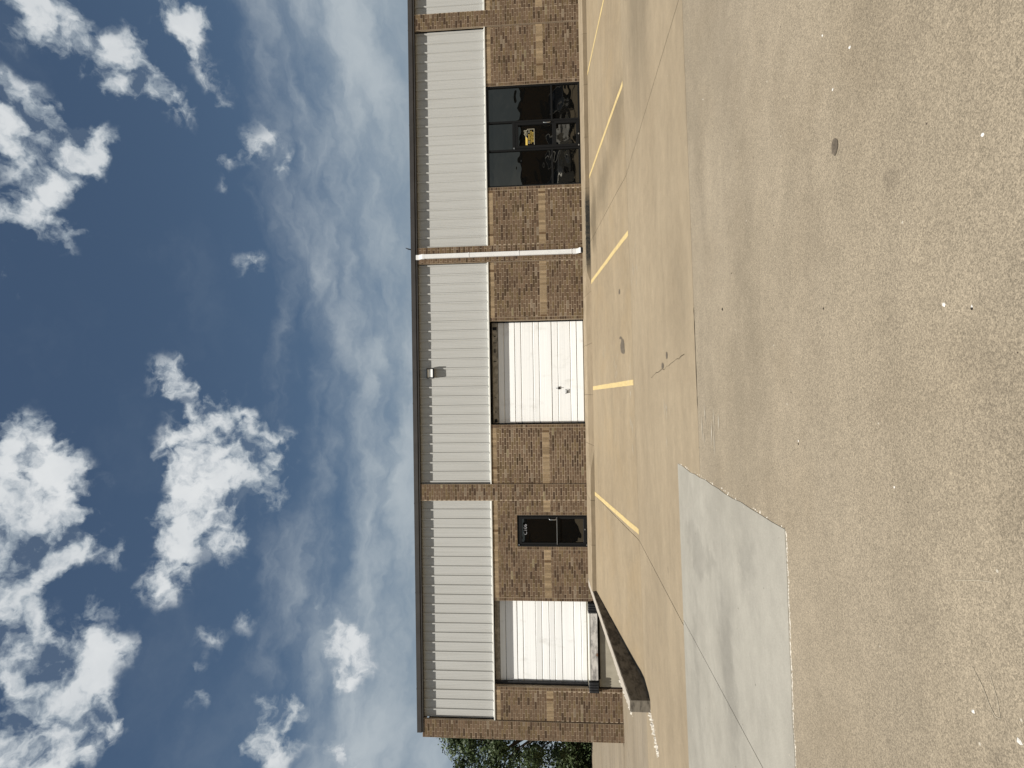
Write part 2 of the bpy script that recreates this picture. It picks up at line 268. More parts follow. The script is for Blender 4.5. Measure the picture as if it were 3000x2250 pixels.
# ------------------------------------------------------------------ mesh helpers
class MB:
    def __init__(s): s.v = []; s.f = []; s.c = []
    def add(s, vs, fs, col=None):
        o = len(s.v); s.v += [tuple(q) for q in vs]; s.f += [tuple(i+o for i in f) for f in fs]
        if col is not None: s.c += [col]*len(vs)
        return s
    def box(s, x0, x1, y0, y1, z0, z1, col=None):
        return s.add([(x0,y0,z0),(x1,y0,z0),(x1,y1,z0),(x0,y1,z0),(x0,y0,z1),(x1,y0,z1),(x1,y1,z1),(x0,y1,z1)],
                     [(0,3,2,1),(4,5,6,7),(0,1,5,4),(1,2,6,5),(2,3,7,6),(3,0,4,7)], col)
    def cbox(s, x0, x1, y0, y1, z0, z1, b=.004):
        # box with chamfered front edges (towards -Y)
        s.add([(x0,y0+b,z0),(x1,y0+b,z0),(x1,y1,z0),(x0,y1,z0),(x0,y0+b,z1),(x1,y0+b,z1),(x1,y1,z1),(x0,y1,z1),
               (x0+b,y0,z0+b),(x1-b,y0,z0+b),(x1-b,y0,z1-b),(x0+b,y0,z1-b)],
              [(0,3,2,1),(4,5,6,7),(1,2,6,5),(2,3,7,6),(3,0,4,7),(8,9,10,11),(0,1,9,8),(1,5,10,9),(5,4,11,10),(4,0,8,11)])
        return s
    def prism(s, poly, axis, a, b):
        # poly: 2D points; axis 'x': poly is (y,z); 'y': (x,z); 'z': (x,y)
        def P(q, t): return {'x': (t, q[0], q[1]), 'y': (q[0], t, q[1]), 'z': (q[0], q[1], t)}[axis]
        n = len(poly); vs = [P(q, a) for q in poly]+[P(q, b) for q in poly]
        fs = [tuple(range(n))[::-1], tuple(range(n, 2*n))]+[(i, (i+1) % n, n+(i+1) % n, n+i) for i in range(n)]
        return s.add(vs, fs)
    def tube(s, pts, r, n=8, cap=True):
        pts = [Vector(q) for q in pts]; rr = r if isinstance(r, (list, tuple)) else [r]*len(pts)
        rings = []; o = len(s.v); prev = None
        for i, q in enumerate(pts):
            t = (pts[min(i+1, len(pts)-1)]-pts[max(i-1, 0)]).normalized()
            a = prev if prev is not None else (Vector((0,0,1)) if abs(t.z) < .9 else Vector((1,0,0)))
            u = (a-t*a.dot(t)).normalized(); prev = u; w = t.cross(u)
            for k in range(n):
                an = 2*math.pi*k/n; s.v.append(tuple(q+(u*math.cos(an)+w*math.sin(an))*rr[i]))
        for i in range(len(pts)-1):
            for k in range(n):
                k2 = (k+1) % n; s.f.append((o+i*n+k, o+i*n+k2, o+(i+1)*n+k2, o+(i+1)*n+k))
        if cap:
            s.f.append(tuple(o+k for k in range(n))[::-1]); s.f.append(tuple(o+(len(pts)-1)*n+k for k in range(n)))
        return s
    def mesh(s, name, mat, origin=(0,0,0), smooth=False):
        me = bpy.data.meshes.new(name)
        me.from_pydata([(v[0]-origin[0], v[1]-origin[1], v[2]-origin[2]) for v in s.v], [], s.f)
        if s.c:
            at = me.color_attributes.new('Col', 'FLOAT_COLOR', 'POINT')
            for i, q in enumerate(s.c): at.data[i].color = (q[0], q[1], q[2], 1)
        bm = bmesh.new(); bm.from_mesh(me); bmesh.ops.recalc_face_normals(bm, faces=bm.faces[:]); bm.to_mesh(me); bm.free()
        if smooth: me.polygons.foreach_set('use_smooth', [True]*len(me.polygons))
        me.materials.append(MATS[mat] if isinstance(mat, str) else mat)
        return me
ORG = {}
def link(name, me, parent=None):
    o = bpy.data.objects.new(name, me); C.objects.link(o)
    if parent is not None: o.parent = parent; ORG[o] = ORG[parent]
    else: ORG[o] = (0, 0, 0)
    return o
def part(name, mb, mat, parent, smooth=False):
    return link(name, mb.mesh(name, mat, ORG[parent], smooth), parent)
def thing(name, label, cat, loc, group=None):
    o = bpy.data.objects.new(name, None); C.objects.link(o); o.location = loc; o.empty_display_size = .2; ORG[o] = tuple(loc)
    o['label'] = label; o['category'] = cat
    if group: o['group'] = group
    return o
def single(name, mb, mat, label, cat, group=None, loc=(0,0,0), smooth=False):
    o = bpy.data.objects.new(name, mb.mesh(name, mat, loc, smooth)); C.objects.link(o); o.location = loc; ORG[o] = tuple(loc)
    o['label'] = label; o['category'] = cat
    if group: o['group'] = group
    return o
def struct(name, mb, mat, loc=(0,0,0), smooth=False):
    o = bpy.data.objects.new(name, mb.mesh(name, mat, loc, smooth)); C.objects.link(o); o.location = loc; ORG[o] = tuple(loc)
    o['kind'] = 'structure'; return o

# ------------------------------------------------------------------ heights of the paving
YF = 18.43                                   # face of the brickwork
YK = 17.13                                   # kerb line
YB = 11.9                                    # where the stalls start to climb
WX0, WX1 = -6.05, -5.83                      # retaining wall
def clampf(v, a, b): return max(a, min(b, v))
def lot(x, y): return -.632+.017*clampf(x, -14, 9)-.005*clampf(y, -30, YB)
def H(x, y):
    if x > -5.94:
        if y > YB:
            t = clampf((y-YB)/(YK-YB), 0, 1.3); e = .05
            t = t-e*math.exp(-t/e)+0 if t > 0 else t
            t = max(t, 0)
            return lot(x, YB)*(1-t)+(-.178)*t
        return lot(x, y)
    return lot(x, y)-.021*clampf(y-11.2, 0, 8)
def sheet(mb, x0, x1, y0, y1, dz=0.0, step=.6, skirt=.06, h=H, jag=None, jx=True):
    nx = max(1, int(math.ceil((x1-x0)/step))); ny = max(1, int(math.ceil((y1-y0)/step)))
    o = len(mb.v)
    for j in range(ny+1):
        for i in range(nx+1):
            x = x0+(x1-x0)*i/nx; y = y0+(y1-y0)*j/ny
            if jag and (j == 0 or i == nx):
                q = mnoise.noise(Vector((x*6, y*6, 3)))*jag
                if j == 0: y += q
                if i == nx and jx: x += q
            mb.v.append((x, y, h(x, y)+dz))
    for j in range(ny):
        for i in range(nx):
            a = o+j*(nx+1)+i; mb.f.append((a, a+1, a+nx+2, a+nx+1))
    ring = [o+i for i in range(nx+1)]+[o+j*(nx+1)+nx for j in range(1, ny+1)]+[o+ny*(nx+1)+i for i in range(nx-1, -1, -1)]+[o+j*(nx+1) for j in range(ny-1, 0, -1)]
    b = len(mb.v)
    for q in ring: v = mb.v[q]; mb.v.append((v[0], v[1], v[2]-skirt))
    n = len(ring)
    for k in range(n): mb.f.append((ring[k], b+k, b+(k+1) % n, ring[(k+1) % n]))
    return mb

# far ground: one sheet out to the horizon
g = MB(); g.add([(-1500,-1500,-1.75),(1500,-1500,-1.75),(1500,1500,-1.75),(-1500,1500,-1.75)], [(0,1,2,3)])
struct('ground', g, 'grass')
# base under the slabs shows in the joints
g = MB(); sheet(g, -45, 45, -30, YB, -.035, 3.0, .8); sheet(g, WX1-.2, 32, YB-.02, YF-.2, -.035, 1.5, .8); sheet(g, -45, WX0+.05, YB-.02, 44, -.035, 3.0, .8)
lotbase = struct('parking_lot', g, 'crack_dirt')
G = .006
def slab(x0, x1, y0, y1, mat, **k):
    mb = MB(); sheet(mb, x0+G, x1-G, y0+G, y1-G, **k); return part('slab', mb, mat, lotbase)
slab(-45, 45, -30, 6.45, 'concrete_near', step=1.0)
XJ = [-45, -32, -24, -17.6, -10.4, -3.03, 4.40, 11.9, 19.4, 32, 45]
for a, b in zip(XJ[:-1], XJ[1:]): slab(a, b, 6.45, YB, 'concrete_apron')
XS = [WX1, -3.03, 4.40, 11.9, 19.4, 32]
for a, b in zip(XS[:-1], XS[1:]): slab(a, b, YB, YK, 'concrete_stall', step=.3)
for a, b in zip([-45, -32, -24, -17.6, -10.4], [-32, -24, -17.6, -10.4, WX0]): slab(a, b, YB, 18.6, 'concrete_drive')
for a, b in zip([-45, -32, -24, -17.6], [-32, -24, -17.6, -11.2]):
    slab(a, b, 18.6, 29, 'concrete_drive'); slab(a, b, 29, 41.5, 'concrete_drive')
# newer pale patch, two slabs either side of the saw cut
for a, b in ((-45, -2.95), (-2.95, -.95)):
    mb = MB(); sheet(mb, a+.004, b-.004, 4.04, 7.64, .006, .25, .03, jag=.022, jx=b > -1); part('patch_slab', mb, 'concrete_patch', lotbase)
# crumbly white lip of the patch
mb = MB(); rnd = random.Random(3)
def chip(mb, x, y, z, r, rnd, flat=.5):
    n = 5; a0 = rnd.random()*6; vs = []
    for k in range(n):
        an = a0+2*math.pi*k/n; q = r*(.6+.6*rnd.random()); vs.append((x+q*math.cos(an), y+q*math.sin(an), z))
    vs += [(v[0]*.55+x*.45, v[1]*.55+y*.45, z+r*flat*(.5+rnd.random())) for v in vs]
    mb.add(vs, [tuple(range(n))[::-1], tuple(range(n, 2*n))]+[(i, (i+1) % n, n+(i+1) % n, n+i) for i in range(n)])
for i in range(1700):
    x = -.97-abs(rnd.gauss(0, 3.2)) if i > 420 else rnd.uniform(-2.2, -.95)
    y = 4.037+.018*mnoise.noise(Vector((x*6, 4.04*6, 3)))+rnd.gauss(-.002, .005); chip(mb, x, y, H(x, y)-.001, .002+.006*rnd.random()**2, rnd, .35)
for i in range(110):
    y = rnd.uniform(4.05, 7.6); x = -.942+rnd.gauss(.003, .007); chip(mb, x, y, H(x, y)-.001, .002+.010*rnd.random()**2, rnd, .35)
o = part('crumbled_edge', mb, 'rubble_white', lotbase); o['kind'] = 'stuff'
# painted stall lines
for xk, xe in ((-2.98, -2.86), (.09, .17), (3.20, 3.22), (6.30, 6.30), (9.36, 9.34), (12.44, 12.40)):
    mb = MB(); n = 26; rnd = random.Random(int(xk*10)); vs = []
    for i in range(n+1):
        t = i/n; y = YK-.02+(YB+.06-YK)*t; x = xk+(xe-xk)*t
        for sgn in (-1, 1):
            xx = x+sgn*.056+rnd.uniform(-.004, .004); vs.append((xx, y, H(xx, y)+.004))
    mb.add(vs, [(2*i, 2*i+1, 2*i+3, 2*i+2) for i in range(n)])
    part('painted_line', mb, 'line_paint', lotbase)
# cracks in the apron
def crack(pts, w, mat='crack_dirt', seed=0):
    rnd = random.Random(seed); mb = MB(); vs = []
    for i, (x, y) in enumerate(pts):
        ww = w*(.4+rnd.random())*(.25 if i in (0, len(pts)-1) else 1)
        for sgn in (-1, 1): vs.append((x+sgn*.0, y+sgn*ww/2, H(x, y)+.003))
    mb.add(vs, [(2*i, 2*i+1, 2*i+3, 2*i+2) for i in range(len(pts)-1)])
    return part('crack', mb, mat, lotbase)
rnd = random.Random(5)
for (x0, y0, x1, y1, w, sd_) in ((.42, 7.0, .22, 9.6, .007, 1), (.9, 6.44, -.2, 6.44, .02, 2)):
    n = 24
    if abs(x1-x0) < abs(y1-y0):
        mb = MB(); vs = []
        for i in range(n+1):
            t = i/n; x = x0+(x1-x0)*t+.05*mnoise.noise(Vector((i*.45, 2, 1)))+rnd.uniform(-.008, .008); y = y0+(y1-y0)*t; ww = w*(.3+rnd.random())
            for sgn in (-1, 1): vs.append((x+sgn*ww/2, y, H(x, y)+.003))
        mb.add(vs, [(2*i, 2*i+1, 2*i+3, 2*i+2) for i in range(n)]); part('crack', mb, 'crack_dirt', lotbase)
    else:
        crack([(x0+(x1-x0)*i/n, y0+(y1-y0)*i/n) for i in range(n+1)], w, seed=sd_)

mb = MB(); rnd = random.Random(8)
for (cx, cy, n, dx_, dy_) in ((2.35, 11.2, 9, .35, .5), (.55, 13.6, 7, .3, .25), (.2, 12.4, 6, .3, .2), (.9, 15.3, 5, .2, .3), (-1.0, 12.2, 7, .4, .3), (-.6, 8.4, 5, .5, .2), (-.4, 5.6, 8, .15, .9)):
    for i in range(n):
        x = cx+rnd.uniform(-dx_, dx_); y = cy+rnd.uniform(-dy_, dy_); l = rnd.uniform(.05, .16); w = rnd.uniform(.005, .012); a = rnd.gauss(0, .12)
        u = Vector((math.cos(a), math.sin(a)))*l; v = Vector((-math.sin(a), math.cos(a)))*w
        q = [(x-u.x-v.x*.3, y-u.y-v.y*.3), (x+u.x*.2-v.x, y+u.y*.2-v.y), (x+u.x, y+u.y), (x+u.x*.1+v.x, y+u.y*.1+v.y)]
        mb.add([(p_[0], p_[1], H(*p_)+.004) for p_ in q], [(0, 1, 2, 3)])
o = part('scratches', mb, 'scuff', lotbase); o['kind'] = 'stuff'
mb = MB()
for pts in ([(-.74, 2.34), (-.72, 2.28), (-.70, 2.22), (-.685, 2.15)], [(-1.03, 2.27), (-1.08, 2.22), (-1.13, 2.19), (-1.155, 2.165), (-1.15, 2.14), (-1.09, 2.15), (-1.02, 2.18)]):
    for (xa, ya), (xb, yb) in zip(pts[:-1], pts[1:]):
        t_ = Vector((xb-xa, yb-ya)).normalized()*(.0008+.0014*rnd.random()); n_ = (-t_.y, t_.x)
        mb.add([(xa+n_[0], ya+n_[1], H(xa, ya)+.0022), (xa-n_[0], ya-n_[1], H(xa, ya)+.0022), (xb-n_[0], yb-n_[1], H(xb, yb)+.0022), (xb+n_[0], yb+n_[1], H(xb, yb)+.0022)], [(0, 1, 2, 3)])
o = part('tyre_arc', mb, 'faint_scuff', lotbase); o['kind'] = 'stuff'
# dark oil spots on the paving
def blot(x, y, rx, ry, seed):
    rnd = random.Random(seed); mb = MB(); n = 22; vs = [(x, y, H(x, y)+.0035)]
    for k in range(n):
        a = 2*math.pi*k/n; q = 1+.22*mnoise.noise(Vector((math.cos(a)*1.7, math.sin(a)*1.7, seed)))+rnd.uniform(-.05, .05)
        xx = x+rx*q*math.cos(a); yy = y+ry*q*math.sin(a); vs.append((xx, yy, H(xx, yy)+.0035))
    mb.add(vs, [(0, 1+k, 1+(k+1) % n) for k in range(n)]); part('oil_spot', mb, 'oil', lotbase)
material('oil', (.105, .085, .062), .75, .3, var=.25, vscale=14, fine=.3, fscale=90)
blot(1.26, 3.14, .045, .034, 1); blot(.99, 12.87, .17, .20, 2); blot(.86, 12.75, .06, .10, 3); blot(1.18, 13.05, .03, .12, 4); blot(2.2, 13.0, .06, .08, 5); blot(.35, 8.5, .05, .09, 6); blot(.48, 8.15, .05, .07, 7)

# ------------------------------------------------------------------ sidewalk with kerb
def edge_z(x):
    # top of the kerb edge; drops to the paving in front of the roller door
    low = H(x, YK)+.012
    up = -.045
    r = clampf((3.62-x)/.55, 0, 1) if x > 1 else clampf((x+2.48)/.86, 0, 1)
    r = r*r*(3-2*r)
    return up*(1-r)+low*r
XW = [-5.84, -4.49, -3.19, -1.59, -.10, 1.42, 2.95, 3.74, 4.5, 5.99, 7.5, 9.06, 10.58, 12.1, 13.6, 15.1, 16.6, 18.1, 19.6]
mb = MB(); mb.box(-5.8, 19.5, YK+.05, YF+.35, -.7, -.19); walk = struct('sidewalk', mb, 'crack_dirt')
for a, b in zip(XW[:-1], XW[1:]):
    mb = MB(); n = max(2, int((b-a)/.1)); o = 0; vs = []; k = 5
    for i in range(n+1):
        x = a+.004+(b-a-.008)*i/n; ez = edge_z(x); j = mnoise.noise(Vector((x*3, 0, 1)))*.006
        vs += [(x, YF+.4, .001), (x, YF-.02, .0), (x, YK+.035, ez+.001), (x, YK+.008+j, ez-.014), (x, YK+j, H(x, YK)-.06)]
    mb.add(vs, [(i*k+q, i*k+q+1, (i+1)*k+q+1, (i+1)*k+q) for i in range(n) for q in range(k-1)]+[tuple(range(k))[::-1], tuple(n*k+q for q in range(k))])
    part('kerb_slab', mb, 'sidewalk_concrete', walk)

# ------------------------------------------------------------------ retaining wall beside the truck well
rw = thing('retaining_wall', 'low dark concrete wall with sloping crumbled top beside the truck dock', 'wall', (-5.94, 14.5, -.8))
def topz(y): return -.002 if y > 18.2 else -.002+(y-18.2)*.0575
mb = MB(); n = 60; k = 6; vs = []; rnd = random.Random(11)
for i in range(n+1):
    y = 11.15+(YF-.01-11.15)*i/n; tz = topz(y); c = .015+.02*abs(mnoise.noise(Vector((y*3, 1, 0)))); dd = mnoise.noise(Vector((y*2.2, 4, 0)))*.012
    l = WX0+.05*max(0, mnoise.noise(Vector((y*4.1, 9, 0))))*(1 if y < 14 else .3)
    vs += [(WX1+.01, y, -1.5), (WX1+dd*.5, y, tz-c), (WX1-.012, y, tz+dd*.3), (l+.02, y, tz+dd*.4), (l, y, tz-.03), (WX0-.01, y, -1.5)]
mb.add(vs, [(i*k+q, (i+1)*k+q, (i+1)*k+q+1, i*k+q+1) for i in range(n) for q in range(k-1)]+[tuple(range(k)), tuple(n*k+q for q in range(k))[::-1]])
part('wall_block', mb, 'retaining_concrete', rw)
# broken white pieces along its outer edge
mb = MB(); rnd = random.Random(21)
for i in range(260):
    y = rnd.uniform(11.1, 12.9) if i < 170 else rnd.uniform(10.3, 11.15); x = WX0-.02+rnd.gauss(-.02, .035) if i < 170 else -6.05-(11.15-y)*.35+rnd.gauss(0, .05)
    z = (topz(y)-.05 if i < 90 else H(x, y)) if i < 170 else H(x, y)
    chip(mb, x, y, z, .010+.03*rnd.random()**2, rnd, .9)
o = part('rubble', mb, 'rubble_white', rw); o['kind'] = 'stuff'

# ------------------------------------------------------------------ the warehouse
LBL = 'long brown brick warehouse with ribbed pale metal upper wall and flat eave'
wh = thing('warehouse', LBL, 'building', (0, YF, 0))
YP = YF-.055          # pillar face
YM = YF+.105          # flat of the metal wall
ZP = 3.02             # top of brick
ZE = 5.30             # underside of gutter
BW, BH, J = .254, .0762, .0135
XL, XR = -10.938, 19.95
pillars = [(-10.938, -10.366), (-3.425, -2.905), (4.19, 4.71), (11.80, 12.32), (19.42, 19.95)]
# openings: x0, x1, top
R1 = (-9.31, -6.60); D1 = (-4.89, -3.89); R2 = (-1.025, 2.303); S1 = (6.59, 9.87)
MORT = {}; SEG = 0
bricks = []           # x0,x1,y,z0,z1,color
rb = random.Random(42)
def brick_col(tan=False, low=False):
    t = rb.random()
    if tan:
        c = (.275, .202, .122) if t < .60 else ((.21, .150, .088) if t < .93 else (.12, .075, .04))
    elif t < .13: c = (.064, .040, .025)
    elif t < .36: c = (.098, .063, .039)
    elif t < .39: c = (.195, .150, .104)
    else: c = (.132, .088, .055)
    if not tan and rb.random() < .3: c = (c[0]*1.02, c[1]*1.06, c[2]*.92)
    k = .86+.26*rb.random(); return tuple(q*k for q in c)
def lay(x0, x1, z0, z1, y, ph=0.0):
    """running bond filling a rectangle; whole courses counted from z=0"""
    MORT.setdefault(SEG, MB()).box(x0, x1, y+.004, y+.09, z0, z1)
    i0 = int(round(z0/BH)); i1 = int(round(z1/BH))
    for i in range(i0, i1):
        a, b = i*BH+J/2, (i+1)*BH-J/2; x = x0-((ph+(BW/2 if i % 2 else 0)) % BW)
        while x < x1:
            p0, p1 = max(x, x0)+J/2, min(x+BW, x1)-J/2
            if p1-p0 > .025: bricks.append((p0, p1, y+rb.uniform(-.0015, .0015), a, b, brick_col(), SEG))
            x += BW
def soldier(x0, x1, z0, z1, y):
    MORT.setdefault(SEG, MB()).box(x0, x1, y+.004, y+.09, z0, z1)
    n = max(1, int(round((x1-x0)/.0778))); w = (x1-x0)/n
    for i in range(n): bricks.append((x0+i*w+.003, x0+(i+1)*w-.003, y+rb.uniform(-.004, .002), z0+.006, z1-.006, brick_col(True), SEG))
def jamb(x0, x1, z0, z1, y):
    MORT.setdefault(SEG, MB()).box(x0, x1, y+.004, y+.28, z0, z1)
    i0 = int(round(z0/BH)); i1 = int(round(z1/BH))
    for i in range(i0, i1): bricks.append((x0+J/2, x1-J/2, y+rb.uniform(-.002, .001), i*BH+J/2, (i+1)*BH-J/2, brick_col(), SEG))
B1, B2, B3 = 15*BH, 18*BH, 37*BH
def wain(x0, x1, zb=0.0, jl=False, jr=False, ph=0.0):
    g_ = .010
    a, b = (x0 if jl else x0+g_), (x1 if jr else x1-g_)
    if jl: jamb(a, a+.098, zb, 3.02, YF); a += .098
    if jr: jamb(b-.098, b, zb, 3.02, YF); b -= .098
    lay(a, b, zb, B1, YF, ph); soldier(a, b, B1, B2, YF); lay(a, b, B2, B3, YF, ph+.06); soldier(a, b, B3, ZP, YF)
ZL = -15*BH
wain(pillars[0][1], R1[0], ZL, False, True, .1)
# between dock door and second pillar, with the office door
SEG = 1; x0, x1 = R1[1], pillars[1][0]
jamb(x0, x0+.098, -2*BH, 3.02, YF)
lay(x0+.098, D1[0]-.098, -2*BH, B1, YF); soldier(x0+.098, D1[0]-.098, B1, B2, YF)
jamb(D1[0]-.098, D1[0], 0, 29*BH, YF); jamb(D1[1], D1[1]+.098, 0, 29*BH, YF)
lay(D1[1]+.098, x1, 0, B1, YF, .07); soldier(D1[1]+.098, x1, B1, B2, YF); lay(D1[1]+.098, x1, B2, 29*BH, YF, .07)
lay(x0+.098, D1[0]-.098, B2, 29*BH, YF, .05); lay(x0+.098, x1, 29*BH, B3, YF, .05); soldier(x0+.098, x1, B3, ZP, YF)
SEG = 2; wain(pillars[1][1], R2[0], 0, False, True, .12)
SEG = 3; wain(R2[1], pillars[2][0], 0, True, False, .02)
SEG = 4; wain(pillars[2][1], S1[0], 0, False, True, .16)
SEG = 5; wain(S1[1], pillars[3][0], 0, True, False, .2)
SEG = 6; wain(pillars[3][1], 13.9, 0, False, False, .05)
for i, (a, b) in enumerate(pillars[:4]): SEG = 10+i; lay(a, b, ZL if i == 0 else 0, 70*BH, YP, (.19, .10, .07, .13)[i])
bw = {k: part('brick_pillar' if k > 9 else 'brick_wall', m, 'mortar', wh) for k, m in MORT.items()}
# the 300 bricks that show largest are single pieces, the others one mesh
def score(b):
    x = (b[0]+b[1])/2; z = (b[3]+b[4])/2
    return (b[1]-b[0])*(b[4]-b[3])/((x*x+b[2]**2+(z-.838)**2))
order = sorted(range(len(bricks)), key=lambda i: -score(bricks[i]))
top = set(order[:300])
cache = {}
many = MB()
for i, (a, b, y, z0, z1, c, sg) in enumerate(bricks):
    if i in top:
        key = (round(b-a, 3), round(z1-z0, 3))
        if key not in cache:
            w, h = key; t = MB(); t.cbox(-w/2, w/2, 0, .06, -h/2, h/2, .004); cache[key] = t.mesh('brick', 'brick_one')
        o = link('brick', cache[key], bw[sg]); o.location = ((a+b)/2, y-YF, (z0+z1)/2); o.color = (*c, 1)
    else:
        many.box(a, b, y, y+.06, z0, z1, c)
o = part('brickwork', many, 'brick_many', wh); o['kind'] = 'stuff'
# dark backing behind the movement joints and the plain far end
mb = MB()
for a, b in zip(pillars[:-1], pillars[1:]): pass
for x in (-10.366, -2.905, -3.425, 4.19, 4.71, 11.80, 12.32): mb.box(x-.03, x+.03, YF+.03, YF+.2, -.9 if x < -10 else -.02, ZP-.01)
part('joint_sealant', mb, 'sealant', wh)
mb = MB(); mb.box(13.9, 19.42, YF, YF+.2, 0, ZP); mb.box(19.42, 19.95, YP, YF+.2, 0, ZE); part('end_wall', mb, 'plain_brick', wh)
mb = MB(); mb.box(XL+.01, XL+.25, YF+.08, 44, -1.35, ZE-.02); mb.box(19.6, 19.9, YF+.2, 44, -.6, ZE-.02); mb.box(XL+.02, 19.9, 44, 44.3, -1.35, ZE+.2); part('side_wall', mb, 'plain_brick', wh)
# inside kept dark
mb = MB(); mb.box(XL+.3, 19.5, YF+.75, YF+.8, -1.2, 5.2); mb.box(XL+.3, 19.5, YF+.15, YF+.75, 4.9, 5.0); part('inner_wall', mb, 'interior_dark', wh)

# ribbed sheets
RP = .3035; RX = .205
def prof(x):
    t = ((x-RX+RP/2) % RP)-RP/2; a = abs(t)
    if a < .018: return .040
    if a < .036: return .040*(.036-a)/.018
    for m in (.076, .128):
        q = abs(a-m)
        if q < .012: return .004*(1-q/.012)
    return 0.0
KEY = [-RP/2]+sorted([s*k for s in (-1, 1) for k in (.018, .036, .064, .076, .088, .116, .128, .140)])
bays = [(-10.366, -3.425), (-2.905, 4.19), (4.71, 11.80), (12.32, 19.42)]
rs = random.Random(9)
for (a, b) in bays:
    k0 = math.floor((a-RX+RP/2)/RP); x = RX+k0*RP-RP/2
    while x < b:
        p0, p1 = max(x, a), min(x+3*RP, b)
        if p1-p0 > .02:
            xs = [p0]
            for n in range(3):
                for kk in KEY:
                    q = x+n*RP+RP/2+kk
                    if p0+.001 < q < p1-.001: xs.append(q)
            xs.append(p1); xs = sorted(set(round(q, 4) for q in xs))
            mb = MB(); vs = []; oy = rs.uniform(-.0012, .0012); tl = rs.uniform(-.002, .002)
            for q in xs: vs += [(q, YM-prof(q)+oy, ZP+.01), (q, YM-prof(q)+oy+tl, ZE+.12)]
            mb.add(vs, [(2*i, 2*i+2, 2*i+3, 2*i+1) for i in range(len(xs)-1)])
            mb.box(p0, p1, YM+.012, YM+.03, ZP+.01, ZE+.12)
            part('wall_panel', mb, 'wall_metal', wh)
        x += 3*RP
    mb = MB(); mb.prism([(YM+.02, ZP+.06), (YM-.045, ZP+.028), (YF-.028, ZP+.018), (YF-.030, ZP-.018), (YF-.018, ZP-.018), (YM+.02, ZP-.004)], 'x', a+.002, b-.002)
    part('flashing', mb, 'flashing', wh)
# roof and gutter
mb = MB(); mb.prism([(YF-.02, 5.42), (YF+.10, 5.44), (30, 6.2), (44.2, 5.4), (44.2, 5.3), (30, 6.05), (YF+.10, 5.33), (YF-.02, 5.33)], 'x', XL+.18, 19.93)
roof = part('roof', mb, 'roof_metal', wh)
YG = YF-.095
def gut(x0, x1):
    mb = MB(); mb.prism([(YG+.18, 5.485), (YG+.012, 5.505), (YG, 5.500), (YG, 5.365), (YG+.016, 5.352), (YG+.03, 5.345), (YG+.032, 5.330), (YG+.014, 5.326), (YG+.014, 5.303), (YG+.03, 5.298), (YG+.18, 5.298)], 'x', x0, x1)
    return part('gutter', mb, 'gutter_brown', roof)
gx = [-10.78, -9.4, -6.35, -3.5, -.3, 2.7, 5.7, 8.7, 11.8, 14.8, 17.8, 19.95]
for a, b in zip(gx[:-1], gx[1:]): gut(a, b-.002)
for x in gx[1:-1]:
    mb = MB(); mb.box(x-.012, x+.012, YG-.004, YG+.1, 5.36, 5.508); part('gutter_clip', mb, 'gutter_brown', roof)

# ------------------------------------------------------------------ overhead doors
def overhead(x0, x1, zs, bottom, name, label):
    dr = bpy.data.objects.new(name, None); C.objects.link(dr); dr.parent = wh; ORG[dr] = ORG[wh]; dr['label'] = label
    yd = YF+.265; rs = random.Random(int(abs(x0)*100))
    for a, b in zip(zs[:-1], zs[1:]):
        t0 = rs.uniform(-.010, .006); t1 = rs.uniform(-.010, .006); g_ = .006
        mb = MB(); n = 14; vs = []
        for i in range(n+1):
            x = x0+.03+(x1-x0-.06)*i/n; wv = .0025*mnoise.noise(Vector((x*1.2, a*3, 5)))
            vs += [(x, yd+.012, a+g_), (x, yd+t0+wv, a+g_+.012), (x, yd+t1+wv, b-g_-.012), (x, yd+.012, b-g_)]
        mb.add(vs, [(i*4+q, (i+1)*4+q, (i+1)*4+q+1, i*4+q+1) for i in range(n) for q in range(3)])
        part('slat', mb, 'door_white', dr)
    mb = MB(); mb.box(x0+.03, x1-.03, yd+.014, yd+.05, bottom, zs[-1]); part('door_core', mb, 'header_grime', dr)
    for s, x in ((1, x0), (-1, x1)):
        mb = MB(); mb.box(min(x, x+s*.045), max(x, x+s*.045), yd-.03, yd+.1, bottom, 3.0); part('guide_rail', mb, 'black_metal', dr)
    mb = MB(); mb.box(x0+.045, x1-.045, yd-.002, yd+.1, zs[-1]+.006, 2.955); mb.box(x0, x1, yd-.002, yd+.12, 2.957, 3.0); part('header', mb, 'header_grime', dr)
    return dr, yd
ov, yd = overhead(R2[0], R2[1], [.012, .227, .428, .826, 1.031, 1.43, 1.622, 2.014, 2.215, 2.567, 2.762], 0, 'overhead_door', 'white sectional overhead door at ground level')
mb = MB(); mb.box(R2[0]+.01, R2[1]-.01, yd-.03, yd+.02, 2.945, 3.0); part('head_rail', mb, 'black_metal', ov)
rs = random.Random(2)
for x, w, h in ((2.08, .10, .13), (1.83, .03, .05), (1.62, .02, .11), (1.36, .14, .03), (1.02, .025, .09), (-.15, .02, .03), (-.62, .03, .04), (-.90, .10, .08)):
    mb = MB(); mb.box(x-w/2, x+w/2, yd-.018, yd+.02, 2.86-h/2, 2.86+h/2); part('bracket', mb, 'black_metal', ov)
mb = MB(); mb.tube([(.12, yd-.035, .74), (.12, yd-.045, .78), (.12, yd-.045, .86), (.12, yd-.03, .90)], .010, 6); mb.box(.08, .17, yd-.03, yd, .79, .83); part('latch', mb, 'black_metal', ov)
mb = MB(); mb.tube([(-.05, yd-.01, .60), (-.05, yd-.05, .585), (.07, yd-.05, .585), (.07, yd-.01, .60)], .011, 6); mb.box(-.04, .05, yd-.02, yd, .53, .56); part('handle', mb, 'black_metal', ov)
